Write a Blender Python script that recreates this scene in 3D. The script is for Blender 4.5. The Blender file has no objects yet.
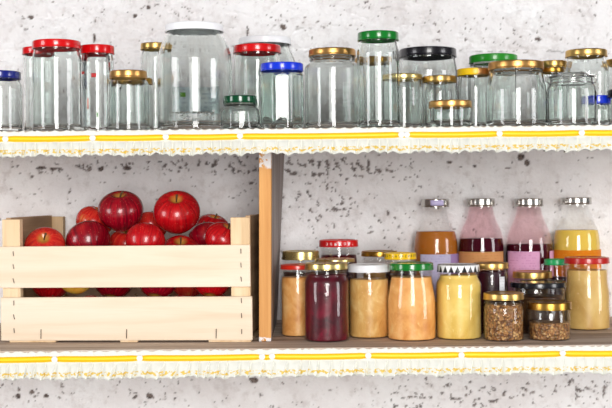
import bpy, bmesh, math, random
import numpy as np
from mathutils import Vector, Matrix, Euler

random.seed(7)
PI = math.pi
sc = bpy.context.scene
COL = sc.collection

# ------------------------------------------------------------------ measures
D = 2.20            # camera to the front edge of the shelves (m)
FPX = 1170.0         # focal length in pixels of the 612 px wide frame
HY = 195.0          # horizon row
KT = 0.0105         # both shelves lean a little: right end higher
WALL_Y = 0.50
ZU = (HY - 128.2) * D / FPX     # top face of upper shelf at the middle
ZL = (HY - 347.8) * D / FPX     # top face of lower shelf at the middle
TILT = math.atan(KT)


def S(y):
    return (D + y) / FPX


def X(px, y):
    return (px - 306.0) * S(y)


def Z(py, y):
    return (HY - py) * S(y)


# ------------------------------------------------------------------ tagging
def tag(o, label=None, cat=None, group=None, kind=None):
    if label: o['label'] = label
    if cat: o['category'] = cat
    if group: o['group'] = group
    if kind: o['kind'] = kind
    return o


def empty(name, loc, rot=(0, 0, 0)):
    o = bpy.data.objects.new(name, None)
    COL.objects.link(o)
    o.location = loc
    o.rotation_euler = rot
    o.empty_display_size = 0.02
    return o


def link_mesh(name, me, mat, parent=None, smooth=True):
    o = bpy.data.objects.new(name, me)
    COL.objects.link(o)
    if mat is not None:
        me.materials.append(mat)
    if smooth:
        me.polygons.foreach_set('use_smooth', [True] * len(me.polygons))
    if parent is not None:
        o.parent = parent
    return o


def bm_obj(name, bm, mat, parent=None, smooth=False, recalc=True):
    if recalc:
        bmesh.ops.recalc_face_normals(bm, faces=bm.faces[:])
    me = bpy.data.meshes.new(name)
    bm.to_mesh(me)
    bm.free()
    return link_mesh(name, me, mat, parent, smooth)


# ------------------------------------------------------------------ materials
class NT:
    """small helper round a node tree"""
    def __init__(self, name):
        self.mat = bpy.data.materials.new(name)
        self.mat.use_nodes = True
        self.t = self.mat.node_tree
        self.t.nodes.clear()
        self.out = self.t.nodes.new('ShaderNodeOutputMaterial')
        self._oc = None

    def n(self, typ, **kw):
        nd = self.t.nodes.new(typ)
        for k, v in kw.items():
            setattr(nd, k, v)
        return nd

    def set(self, sock, v):
        if isinstance(v, bpy.types.NodeSocket):
            self.t.links.new(v, sock)
        elif isinstance(v, (tuple, list)) and len(v) == 3 and sock.type == 'RGBA':
            sock.default_value = (*v, 1)
        else:
            sock.default_value = v

    def obj(self):
        if self._oc is None:
            self._oc = self.n('ShaderNodeTexCoord').outputs['Object']
        return self._oc

    def math(self, op, a, b=0.0, c=0.0, clamp=False):
        nd = self.n('ShaderNodeMath', operation=op, use_clamp=clamp)
        self.set(nd.inputs[0], a); self.set(nd.inputs[1], b); self.set(nd.inputs[2], c)
        return nd.outputs[0]

    def xyz(self, v=None):
        nd = self.n('ShaderNodeSeparateXYZ')
        self.set(nd.inputs[0], v if v is not None else self.obj())
        return nd.outputs

    def comb(self, x, y, z):
        nd = self.n('ShaderNodeCombineXYZ')
        for s, v in zip(nd.inputs, (x, y, z)): self.set(s, v)
        return nd.outputs[0]

    def scale(self, sx, sy, sz, v=None, off=(0, 0, 0)):
        nd = self.n('ShaderNodeMapping')
        self.set(nd.inputs['Vector'], v if v is not None else self.obj())
        nd.inputs['Scale'].default_value = (sx, sy, sz)
        nd.inputs['Location'].default_value = off
        return nd.outputs[0]

    def noise(self, v, scale=5.0, detail=3.0, rough=0.55, dist=0.0):
        nd = self.n('ShaderNodeTexNoise')
        self.set(nd.inputs['Vector'], v)
        nd.inputs['Scale'].default_value = scale
        nd.inputs['Detail'].default_value = detail
        nd.inputs['Roughness'].default_value = rough
        nd.inputs['Distortion'].default_value = dist
        return nd.outputs['Fac']

    def voro(self, v, scale=5.0, out='Distance', feature='F1'):
        nd = self.n('ShaderNodeTexVoronoi', feature=feature)
        self.set(nd.inputs['Vector'], v)
        nd.inputs['Scale'].default_value = scale
        return nd.outputs[out]

    def ramp(self, fac, *stops, interp='LINEAR'):
        nd = self.n('ShaderNodeValToRGB')
        cr = nd.color_ramp
        cr.interpolation = interp
        while len(cr.elements) < len(stops): cr.elements.new(0.5)
        for e, (p, c) in zip(cr.elements, stops):
            e.position = p
            e.color = (*c, 1) if len(c) == 3 else c
        self.set(nd.inputs[0], fac)
        return nd.outputs[0]

    def smooth(self, v, lo, hi):
        nd = self.n('ShaderNodeMapRange', interpolation_type='SMOOTHSTEP')
        self.set(nd.inputs['Value'], v)
        self.set(nd.inputs['From Min'], lo); self.set(nd.inputs['From Max'], hi)
        return nd.outputs[0]

    def mix(self, fac, a, b, blend='MIX'):
        nd = self.n('ShaderNodeMix', data_type='RGBA', blend_type=blend)
        self.set(nd.inputs['Factor'], fac)
        self.set(nd.inputs['A'], None) if False else None
        ins = [s for s in nd.inputs if s.type == 'RGBA']
        self.set(ins[0], a); self.set(ins[1], b)
        return [s for s in nd.outputs if s.type == 'RGBA'][0]

    def bump(self, h, strength=0.3, dist=0.002):
        nd = self.n('ShaderNodeBump')
        nd.inputs['Strength'].default_value = strength
        nd.inputs['Distance'].default_value = dist
        self.set(nd.inputs['Height'], h)
        return nd.outputs[0]

    def prin(self, color, rough=0.5, metal=0.0, spec=0.5, normal=None, trans=0.0, ior=1.45, coat=0.0, sss=0.0):
        nd = self.n('ShaderNodeBsdfPrincipled')
        self.set(nd.inputs['Base Color'], color)
        self.set(nd.inputs['Roughness'], rough)
        self.set(nd.inputs['Metallic'], metal)
        nd.inputs['Specular IOR Level'].default_value = spec
        self.set(nd.inputs['Transmission Weight'], trans)
        nd.inputs['IOR'].default_value = ior
        nd.inputs['Coat Weight'].default_value = coat
        nd.inputs['Coat Roughness'].default_value = 0.06
        if normal is not None: self.set(nd.inputs['Normal'], normal)
        return nd.outputs[0]

    def done(self, shader):
        self.t.links.new(shader, self.out.inputs['Surface'])
        return self.mat


def rgb(r, g, b):
    """sRGB 0-255 to linear"""
    def f(c):
        c /= 255.0
        return c / 12.92 if c <= 0.04045 else ((c + 0.055) / 1.055) ** 2.4
    return (f(r), f(g), f(b))


def simple(name, col, rough=0.4, metal=0.0, spec=0.5, coat=0.0, trans=0.0, ior=1.45):
    m = NT(name)
    return m.done(m.prin(col, rough, metal, spec, coat=coat, trans=trans, ior=ior))


M = {}
M['glass'] = simple('clear_glass', (0.945, 0.975, 0.96), 0.0, trans=1.0, ior=1.47)
M['glass_teal'] = simple('teal_tinted_glass', (0.93, 0.99, 0.97), 0.0, trans=1.0, ior=1.47)


def thin_glass(name, tint=(0.992, 0.994, 0.992), refl=0.028):
    m = NT(name)
    lw = m.n('ShaderNodeLayerWeight'); lw.inputs['Blend'].default_value = 0.5
    f = m.math('POWER', lw.outputs['Facing'], 4.0)
    f = m.math('MULTIPLY_ADD', f, 0.5, refl, clamp=True)
    tr = m.n('ShaderNodeBsdfTransparent'); m.set(tr.inputs[0], tint)
    gl = m.n('ShaderNodeBsdfGlossy'); gl.inputs['Roughness'].default_value = 0.03
    m.set(gl.inputs[0], (1, 1, 1))
    mx = m.n('ShaderNodeMixShader')
    m.set(mx.inputs[0], f)
    m.t.links.new(tr.outputs[0], mx.inputs[1]); m.t.links.new(gl.outputs[0], mx.inputs[2])
    return m.done(mx.outputs[0])


M['thin'] = thin_glass('preserve_jar_glass')
M['thin_pink'] = thin_glass('juice_stained_glass', (0.985, 0.93, 0.938))

# lids
M['red'] = simple('red_lid_enamel', rgb(206, 8, 14), 0.22, coat=0.5)
M['orange_red'] = simple('orange_red_lid_enamel', rgb(205, 40, 20), 0.3, coat=0.3)
M['dark_red'] = simple('dark_red_lid_enamel', rgb(176, 26, 22), 0.3, coat=0.3)
M['blue'] = simple('blue_lid_enamel', rgb(16, 52, 205), 0.22, coat=0.5)
M['navy'] = simple('navy_lid_enamel', rgb(16, 28, 120), 0.25, coat=0.5)
M['green'] = simple('green_lid_enamel', rgb(10, 112, 34), 0.22, coat=0.5)
M['bright_green'] = simple('bright_green_lid_enamel', rgb(30, 135, 28), 0.3, coat=0.3)
M['mint'] = simple('mint_green_lid', rgb(20, 160, 90), 0.35, coat=0.2)
M['dark_green'] = simple('dark_green_lid_enamel', rgb(4, 66, 38), 0.2, coat=0.5)
M['white'] = simple('white_lid_enamel', rgb(240, 241, 245), 0.3, coat=0.3)
M['black'] = simple('black_lid_enamel', rgb(22, 20, 26), 0.25, coat=0.3)
M['yellow'] = simple('yellow_lid_enamel', rgb(246, 200, 8), 0.3, coat=0.3)
M['steel'] = simple('steel_wire', (0.55, 0.55, 0.55), 0.25, 1.0)
M['silver'] = simple('silver_cap_metal', (0.62, 0.60, 0.57), 0.22, 1.0)
M['lavender'] = simple('lavender_print', rgb(196, 186, 226), 0.45)
M['dark_wire'] = simple('dark_staple_wire', rgb(58, 46, 42), 0.45, 0.6)


def gold_mat(name, col, rough=0.31):
    m = NT(name)
    n = m.noise(m.scale(1, 1, 1), 60, 3)
    r = m.math('MULTIPLY_ADD', n, 0.12, rough - 0.05)
    return m.done(m.prin(col, r, 1.0))


M['gold'] = gold_mat('gold_lid_metal', rgb(208, 170, 100))
M['gold_pale'] = gold_mat('pale_gold_lid_metal', rgb(218, 196, 130), 0.27)
M['gold_copper'] = gold_mat('copper_gold_lid_metal', rgb(206, 156, 92))
M['gold_dark'] = gold_mat('aged_gold_lid_metal', rgb(176, 134, 60), 0.28)


def lid_marks(name, base, mark, n, z0, z1, half, duty=0.45):
    """printed marks round the skirt of a lid: n per turn, kept within +-half radians of the front"""
    m = NT(name)
    x, y, z = m.xyz()
    ang = m.math('ARCTAN2', x, m.math('MULTIPLY', y, -1.0))
    u = m.math('MULTIPLY', ang, n / (2 * PI))
    nz = m.noise(m.comb(m.math('FLOOR', m.math('MULTIPLY', u, 3.0)), m.math('FLOOR', m.math('MULTIPLY', z, 1400.0)), 0.0), 3.1, 0)
    blk = m.math('LESS_THAN', m.math('FRACT', u), duty)
    on = m.math('MULTIPLY', m.math('GREATER_THAN', nz, 0.47), blk)
    on = m.math('MULTIPLY', on, m.math('GREATER_THAN', z, z0))
    on = m.math('MULTIPLY', on, m.math('LESS_THAN', z, z1))
    on = m.math('MULTIPLY', on, m.math('LESS_THAN', m.math('ABSOLUTE', ang), half))
    return m.done(m.prin(m.mix(on, base, mark), 0.28, coat=0.3))


def lid_zigzag(name, z0, h, n=20):
    m = NT(name)
    x, y, z = m.xyz()
    ang = m.math('ARCTAN2', x, m.math('MULTIPLY', y, -1.0))
    tri = m.math('PINGPONG', m.math('MULTIPLY', ang, n / PI), 1.0)
    t = m.math('DIVIDE', m.math('SUBTRACT', z, z0), h)
    on = m.math('GREATER_THAN', tri, m.math('ADD', t, 0.12))
    top = m.math('GREATER_THAN', t, 0.86)
    rr = m.math('SQRT', m.math('ADD', m.math('MULTIPLY', x, x), m.math('MULTIPLY', y, y)))
    tp2 = m.math('MULTIPLY', top, m.math('GREATER_THAN', m.math('PINGPONG', m.math('MULTIPLY', rr, 260.0), 1.0), 0.55))
    c = m.mix(on, rgb(232, 232, 232), rgb(14, 14, 18))
    c = m.mix(top, c, rgb(20, 20, 24))
    c = m.mix(tp2, c, rgb(220, 220, 222))
    return m.done(m.prin(c, 0.35, coat=0.2))


def lid_patch(name, base, patch):
    """gold lid with a coloured print on its left front"""
    m = NT(name)
    x, y, z = m.xyz()
    ang = m.math('ARCTAN2', x, m.math('MULTIPLY', y, -1.0))
    on = m.math('MULTIPLY', m.math('GREATER_THAN', ang, -1.75), m.math('LESS_THAN', ang, -0.18))
    return m.done(m.prin(m.mix(on, base, patch), 0.3, m.math('SUBTRACT', 1.0, on)))


# contents
def sauce(name, a, b, c, sc_=70.0, streak=1.0):
    m = NT(name)
    v = m.scale(1, 1, 0.7 * streak, off=(random.random(), random.random(), random.random()))
    n1 = m.noise(v, sc_ * 0.55, 4, 0.6, 0.6)
    n2 = m.noise(v, sc_ * 2.2, 3, 0.6)
    col = m.ramp(n1, (0.30, a), (0.52, b), (0.74, c))
    col = m.mix(m.smooth(n2, 0.62, 0.78), col, c)
    return m.done(m.prin(col, 0.35, spec=0.4, normal=m.bump(n2, 0.25, 0.002)))


M['apple_sauce'] = sauce('apple_sauce', rgb(206, 144, 76), rgb(228, 176, 106), rgb(242, 206, 142))
M['apple_sauce_pale'] = sauce('pale_apple_sauce', rgb(210, 150, 78), rgb(232, 182, 106), rgb(246, 212, 144))
M['apple_sauce_orange'] = sauce('orange_apple_sauce', rgb(212, 140, 70), rgb(231, 168, 98), rgb(243, 198, 132))
M['mustard'] = sauce('pale_yellow_preserve', rgb(218, 178, 84), rgb(232, 200, 108), rgb(242, 220, 144), 40)
M['beige_sauce'] = sauce('beige_sauce', rgb(200, 156, 86), rgb(216, 178, 106), rgb(228, 196, 128), 35)
M['beet'] = sauce('beet_jam', rgb(42, 0, 12), rgb(82, 3, 24), rgb(122, 10, 42), 60)
M['dark_jam'] = sauce('dark_plum_jam', rgb(24, 4, 14), rgb(44, 6, 24), rgb(72, 12, 34), 60)
M['dark_chutney'] = sauce('dark_chutney', rgb(34, 20, 14), rgb(66, 40, 24), rgb(104, 70, 40), 90)


def relish(name):
    m = NT(name)
    v = m.scale(1, 1, 1, off=(random.random(), 0.3, random.random()))
    c1 = m.voro(v, 240, 'Color')
    h = m.n('ShaderNodeSeparateColor'); m.set(h.inputs[0], c1)
    col = m.ramp(h.outputs[0], (0.05, rgb(104, 66, 36)), (0.35, rgb(146, 98, 54)), (0.6, rgb(172, 122, 70)), (0.8, rgb(122, 92, 52)), (0.95, rgb(204, 160, 104)))
    d = m.voro(v, 240, 'Distance')
    col = m.mix(m.smooth(d, 0.5, 0.9), col, rgb(84, 52, 30))
    return m.done(m.prin(col, 0.3, normal=m.bump(d, 0.6, 0.004)))


M['relish'] = relish('chopped_onion_relish')


def liquid(name, col, trans=0.5, rough=0.05):
    m = NT(name)
    return m.done(m.prin(col, rough, trans=trans, ior=1.34))


M['juice_orange'] = liquid('cloudy_orange_juice', rgb(202, 122, 44), 0.35, 0.2)
M['juice_red'] = liquid('dark_red_juice', rgb(70, 6, 26), 0.15)
M['juice_yellow'] = liquid('yellow_cider', rgb(252, 214, 96), 0.3, 0.1)


def print_label(name, base, lines, seed=0, second=None, split=0.0):
    """paper label with faint printed lines"""
    m = NT(name)
    x, y, z = m.xyz()
    ang = m.math('ARCTAN2', x, m.math('MULTIPLY', y, -1.0))
    row = m.math('FLOOR', m.math('MULTIPLY', z, 170.0))
    nz = m.noise(m.comb(m.math('MULTIPLY', ang, 9.0), m.math('MULTIPLY', row, 3.7), float(seed)), 2.2, 1)
    zf = m.math('FRACT', m.math('MULTIPLY', z, 170.0))
    on = m.math('MULTIPLY', m.math('GREATER_THAN', nz, 0.55), m.math('LESS_THAN', zf, 0.4))
    c = m.mix(m.math('MULTIPLY', on, 0.45), base, lines)
    if second is not None:
        c = m.mix(m.smooth(ang, split, split + 0.06), c, second)
    return m.done(m.prin(c, 0.6, spec=0.2))


M['lab_lavender'] = print_label('lavender_label', rgb(205, 198, 228), rgb(150, 140, 196), 1, rgb(168, 138, 190), 0.55)
M['lab_orange'] = print_label('orange_label', rgb(222, 160, 104), rgb(196, 120, 70), 2)
M['lab_pink'] = print_label('pink_label', rgb(226, 168, 204), rgb(188, 110, 160), 3)
M['lab_amber'] = print_label('amber_label', rgb(232, 132, 28), rgb(240, 170, 60), 4)
M['lab_white'] = print_label('white_paper_tag', rgb(225, 225, 228), rgb(160, 160, 165), 5)


def faded_label(name):
    m = NT(name)
    x, y, z = m.xyz()
    row = m.math('FLOOR', m.math('MULTIPLY', z, 110.0))
    nz = m.noise(m.comb(m.math('MULTIPLY', x, 90.0), m.math('MULTIPLY', row, 3.3), 0.0), 1.7, 1)
    zf = m.math('FRACT', m.math('MULTIPLY', z, 110.0))
    on = m.math('MULTIPLY', m.math('GREATER_THAN', nz, 0.54), m.math('LESS_THAN', zf, 0.4))
    c = m.mix(m.smooth(m.noise(m.scale(1, 1, 1), 18, 2), 0.42, 0.6), rgb(250, 251, 252), rgb(232, 242, 250))
    c = m.mix(m.math('MULTIPLY', on, 0.4), c, rgb(150, 165, 190))
    gx = m.math('LESS_THAN', m.math('ABSOLUTE', m.math('SUBTRACT', x, -0.032)), 0.006)
    gz = m.math('LESS_THAN', m.math('ABSOLUTE', m.math('SUBTRACT', z, 0.082)), 0.0045)
    c = m.mix(m.math('MULTIPLY', gx, gz), c, rgb(126, 190, 60))
    return m.done(m.prin(c, 0.6, spec=0.2))


M['lab_faded'] = faded_label('faded_blue_label')
M['print_red'] = simple('red_print', rgb(205, 60, 60), 0.5)
M['print_green'] = simple('green_print', rgb(110, 170, 90), 0.5)
M['print_pink'] = simple('pink_print', rgb(226, 170, 160), 0.5)


# woods
def wood(name, a, b, c, axis='X', freq=1.0, rough=0.6, contrast=1.0, white=None):
    m = NT(name)
    st = {'X': (1.5, 26, 26), 'Z': (26, 26, 1.5), 'Y': (26, 1.5, 26)}[axis]
    v = m.scale(*[q * freq for q in st])
    n1 = m.noise(v, 1.6, 4, 0.6, 0.4)
    v2 = m.scale(*[q * freq * 5 for q in st])
    n2 = m.noise(v2, 1.2, 3, 0.7)
    col = m.ramp(n1, (0.5 - 0.22 / contrast, a), (0.5, b), (0.5 + 0.22 / contrast, c))
    col = m.mix(m.math('MULTIPLY', m.smooth(n2, 0.52, 0.75), 0.35), col, a)
    if white is not None:
        z0, z1, z2, z3 = white       # worn white paint above z1 and below z0
        x, y, z = m.xyz()
        wn = m.noise(m.scale(60, 60, 60), 1.0, 4, 0.7)
        zz = m.math('ADD', z, m.math('MULTIPLY', m.math('SUBTRACT', wn, 0.5), 0.02))
        up = m.smooth(zz, z1 - 0.002, z1 + 0.002)
        dn = m.math('SUBTRACT', 1.0, m.smooth(zz, z0 - 0.002, z0 + 0.002))
        pa = m.math('MULTIPLY', m.math('ADD', up, dn, clamp=True), m.math('GREATER_THAN', wn, 0.43))
        col = m.mix(pa, col, rgb(226, 222, 222))
    return m.done(m.prin(col, rough, spec=0.25, normal=m.bump(n2, 0.15, 0.0015)))


M['crate_wood'] = wood('pale_poplar_slat', rgb(216, 192, 164), rgb(228, 210, 187), rgb(236, 222, 204), 'X', 0.7, contrast=0.8)
M['crate_post'] = wood('crate_post_pine', rgb(196, 160, 118), rgb(222, 194, 156), rgb(233, 212, 180), 'Z', 0.7)
M['crate_end'] = wood('crate_end_board', rgb(160, 128, 98), rgb(190, 158, 124), rgb(208, 178, 144), 'Y', 0.7)
M['shelf_wood'] = wood('worn_shelf_wood', rgb(158, 134, 116), rgb(200, 180, 164), rgb(228, 218, 208), 'X', 1.1, 0.75)
M['post_wood'] = wood('orange_pine_post', rgb(186, 124, 66), rgb(212, 156, 94), rgb(226, 178, 116), 'Z', 0.8, white=(ZL + 0.008, ZU - 0.072, 0, 0))
M['post_side'] = wood('grey_weathered_side', rgb(116, 106, 102), rgb(158, 148, 144), rgb(182, 174, 170), 'Z', 0.8, 0.8)


def wall_mat():
    m = NT('whitewashed_rough_plaster')
    at = m.n('ShaderNodeAttribute', attribute_name='pit')
    pit = at.outputs['Fac']
    n1 = m.noise(m.scale(1, 1, 1), 9, 5, 0.6)
    n2 = m.noise(m.scale(1, 1, 1), 160, 5, 0.65)
    n3 = m.noise(m.scale(1, 1, 1), 45, 4, 0.6)
    base = m.ramp(n1, (0.3, rgb(224, 219, 219)), (0.5, rgb(236, 233, 234)), (0.7, rgb(243, 242, 243)))
    base = m.mix(m.math('MULTIPLY', m.smooth(n3, 0.50, 0.72), 0.45), base, rgb(196, 188, 186))
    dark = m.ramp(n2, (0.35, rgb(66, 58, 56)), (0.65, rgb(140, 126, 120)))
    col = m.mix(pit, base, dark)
    hh = m.math('ADD', m.math('MULTIPLY', n2, 0.6), n3)
    return m.done(m.prin(col, 0.85, spec=0.15, normal=m.bump(hh, 0.6, 0.008)))


M['wall'] = wall_mat()


def cloth_mat(name, hem, hem_h, top):
    """cream cotton with yellow flecks printed near the hem; coordinates are metres from the ribbon centre"""
    m = NT(name)
    at = m.n('ShaderNodeAttribute', attribute_name='drop')   # metres below the top edge
    d = at.outputs['Fac']
    x, y, z = m.xyz()
    n = m.noise(m.comb(m.math('MULTIPLY', x, 150.0), m.math('MULTIPLY', z, 200.0), 0.0), 1.0, 2, 0.6)
    n2 = m.noise(m.comb(m.math('MULTIPLY', x, 420.0), m.math('MULTIPLY', z, 420.0), 0.0), 1.0, 2, 0.6)
    band = m.math('MULTIPLY', m.smooth(d, hem - 0.0135, hem - 0.0115), m.math('SUBTRACT', 1.0, m.smooth(d, hem - 0.006, hem - 0.004)))
    fl = m.math('MULTIPLY', band, m.smooth(n, 0.485, 0.55))
    grid = m.math('MULTIPLY', m.math('LESS_THAN', d, top), m.smooth(n2, 0.52, 0.68))
    c = m.mix(m.math('MULTIPLY', m.smooth(n, 0.5, 0.7), 0.25), rgb(224, 224, 217), rgb(208, 216, 207))
    c = m.mix(m.math('MULTIPLY', grid, 0.35), c, rgb(206, 190, 170))
    c = m.mix(m.math('MULTIPLY', fl, 0.85), c, rgb(222, 184, 30))
    return m.done(m.prin(c, 0.8, spec=0.1))


M['ribbon'] = None


def ribbon_mat():
    m = NT('yellow_satin_ribbon')
    at = m.n('ShaderNodeAttribute', attribute_name='drop')
    d = at.outputs['Fac']
    c = m.ramp(d, (0.0, rgb(226, 170, 4)), (0.22, rgb(240, 198, 20)), (0.55, rgb(242, 208, 44)), (0.62, rgb(226, 168, 4)), (1.0, rgb(236, 188, 14)))
    return m.done(m.prin(c, 0.4, spec=0.3))


M['ribbon'] = ribbon_mat()
M['tack'] = simple('white_plastic_tack', rgb(240, 240, 242), 0.35)


# ------------------------------------------------------------------ geometry helpers
def fillet(pts, n=5):
    """pts: (r, z) or (r, z, radius); returns a polyline with rounded corners"""
    out = []
    P = [(p[0], p[1], p[2] if len(p) > 2 else 0.0) for p in pts]
    for i, (x, z, r) in enumerate(P):
        if r <= 0 or i in (0, len(P) - 1):
            out.append((x, z)); continue
        a = Vector((P[i - 1][0] - x, P[i - 1][1] - z)); b = Vector((P[i + 1][0] - x, P[i + 1][1] - z))
        la, lb = a.length, b.length
        if la < 1e-9 or lb < 1e-9:
            out.append((x, z)); continue
        q = min(r, la * 0.49, lb * 0.49)
        p0 = Vector((x, z)) + a / la * q; p2 = Vector((x, z)) + b / lb * q; p1 = Vector((x, z))
        for k in range(n + 1):
            t = k / n
            v = p0 * (1 - t) ** 2 + p1 * 2 * t * (1 - t) + p2 * t * t
            out.append((v.x, v.y))
    res = [out[0]]
    for p in out[1:]:
        if abs(p[0] - res[-1][0]) + abs(p[1] - res[-1][1]) > 1e-6: res.append(p)
    return res


def subdiv_prof(prof, step):
    res = [prof[0]]
    for a, b in zip(prof, prof[1:]):
        L = math.hypot(b[0] - a[0], b[1] - a[1])
        k = max(1, int(L / step))
        for i in range(1, k + 1):
            res.append((a[0] + (b[0] - a[0]) * i / k, a[1] + (b[1] - a[1]) * i / k))
    return res


def lathe(prof, n=48, fn=None):
    bm = bmesh.new()
    rings = []
    for idx, (r, z) in enumerate(prof):
        if r < 1e-6:
            rings.append([bm.verts.new((0, 0, z))])
        else:
            ring = []
            for k in range(n):
                a = 2 * PI * k / n
                rr = r if fn is None else fn(r, z, a, idx)
                ring.append(bm.verts.new((rr * math.sin(a), -rr * math.cos(a), z)))
            rings.append(ring)
    for A, B in zip(rings, rings[1:]):
        if len(A) == 1 and len(B) == 1: continue
        if len(A) == 1:
            for k in range(n): bm.faces.new((A[0], B[k], B[(k + 1) % n]))
        elif len(B) == 1:
            for k in range(n): bm.faces.new((A[k], A[(k + 1) % n], B[0]))
        else:
            for k in range(n): bm.faces.new((A[k], A[(k + 1) % n], B[(k + 1) % n], B[k]))
    return bm


def box(bm, x0, x1, y0, y1, z0, z1, bev=0.0):
    vs = [bm.verts.new((x, y, z)) for x in (x0, x1) for y in (y0, y1) for z in (z0, z1)]
    F = [(0, 1, 3, 2), (4, 6, 7, 5), (0, 4, 5, 1), (2, 3, 7, 6), (0, 2, 6, 4), (1, 5, 7, 3)]
    fs = [bm.faces.new([vs[i] for i in f]) for f in F]
    if bev > 0:
        es = list({e for f in fs for e in f.edges})
        bmesh.ops.recalc_face_normals(bm, faces=fs)
        bmesh.ops.bevel(bm, geom=es, offset=bev, segments=2, affect='EDGES', profile=0.5)
    return bm


def tube(bm, pts, r, n=8, closed=False):
    pts = [Vector(p) for p in pts]
    rings = []
    N = len(pts)
    for i, p in enumerate(pts):
        a = pts[i - 1] if (i > 0 or closed) else p
        b = pts[(i + 1) % N] if (i < N - 1 or closed) else p
        t = (b - a).normalized()
        u = t.orthogonal().normalized() if i == 0 else (rings_u - t * rings_u.dot(t)).normalized()
        rings_u = u
        w = t.cross(u)
        rr = r(i / (N - 1)) if callable(r) else r
        rings.append([bm.verts.new(p + (u * math.cos(2 * PI * k / n) + w * math.sin(2 * PI * k / n)) * rr) for k in range(n)])
    for A, B in zip(rings, rings[1:] + ([rings[0]] if closed else [])):
        for k in range(n): bm.faces.new((A[k], A[(k + 1) % n], B[(k + 1) % n], B[k]))
    if not closed:
        bm.faces.new(rings[0][::-1]); bm.faces.new(rings[-1])
    return bm


def arc_shell(r, z0, z1, a0, a1, th=0.0004, n=24, nz=1, prof=None):
    """a label: a slightly thick piece of a cylinder between two angles (0 = front)"""
    bm = bmesh.new()
    g = {}
    for l, rr in enumerate((r, r + th)):
        for i in range(n + 1):
            a = a0 + (a1 - a0) * i / n
            for j, z in enumerate((z0, z1)):
                g[l, i, j] = bm.verts.new((rr * math.sin(a), -rr * math.cos(a), z))
    for i in range(n):
        bm.faces.new((g[1, i, 0], g[1, i + 1, 0], g[1, i + 1, 1], g[1, i, 1]))
        bm.faces.new((g[0, i, 0], g[0, i, 1], g[0, i + 1, 1], g[0, i + 1, 0]))
        for j in (0, 1):
            bm.faces.new((g[0, i, j], g[0, i + 1, j], g[1, i + 1, j], g[1, i, j]))
    for i in (0, n):
        bm.faces.new((g[0, i, 0], g[1, i, 0], g[1, i, 1], g[0, i, 1]))
    return bm


# ------------------------------------------------------------------ jars
def surf(px, y, upper):
    return (ZU if upper else ZL) + KT * X(px, y)


def lid_bm(rl, zb, zt, n=56, dome=0.0):
    h = zt - zb
    rc = min(0.0016, h * 0.15)
    prof = fillet([(0, zt - rc), (rl * 0.80, zt - rc, 0.001), (rl * 0.86, zt, 0.002), (rl - 0.0002, zt, 0.0028),
                   (rl, zb + h * 0.30, 0.001), (rl, zb + h * 0.22, 0.001), (rl + 0.0007, zb + 0.001, 0.0008), (rl + 0.0006, zb, 0.0006),
                   (rl - 0.0008, zb), (rl - 0.0010, zt - rc - 0.0026, 0.001), (0, zt - rc - 0.0022)], 4)
    return lathe(prof, n)


def polyfn(sides, amt, zlo, zhi, inner_from):
    def fn(r, z, a, idx):
        w = 1.0 if zlo < z < zhi else 0.0
        if not w: return r
        seg = 2 * PI / sides
        q = ((a + seg / 2) % seg) - seg / 2
        pr = math.cos(seg / 2) / math.cos(q)
        pr = pr / math.cos(seg / 2) * (1 - (1 - math.cos(seg / 2)) * 0.55)
        return r * (1 + (pr - 1) * amt)
    return fn


LETTERS = {'F': '11111 10000 10000 11110 10000 10000 10000', 'O': '01110 10001 10001 10001 10001 10001 01110', 'R': '11110 10001 10001 11110 10100 10010 10001',
           'B': '11110 10001 10001 11110 10001 10001 11110', 'M': '10001 11011 10101 10101 10001 10001 10001', 'A': '01110 10001 10001 11111 10001 10001 10001', 'X': '10001 10001 01010 00100 01010 10001 10001', 'I': '01110 00100 00100 00100 00100 00100 01110'}


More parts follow.
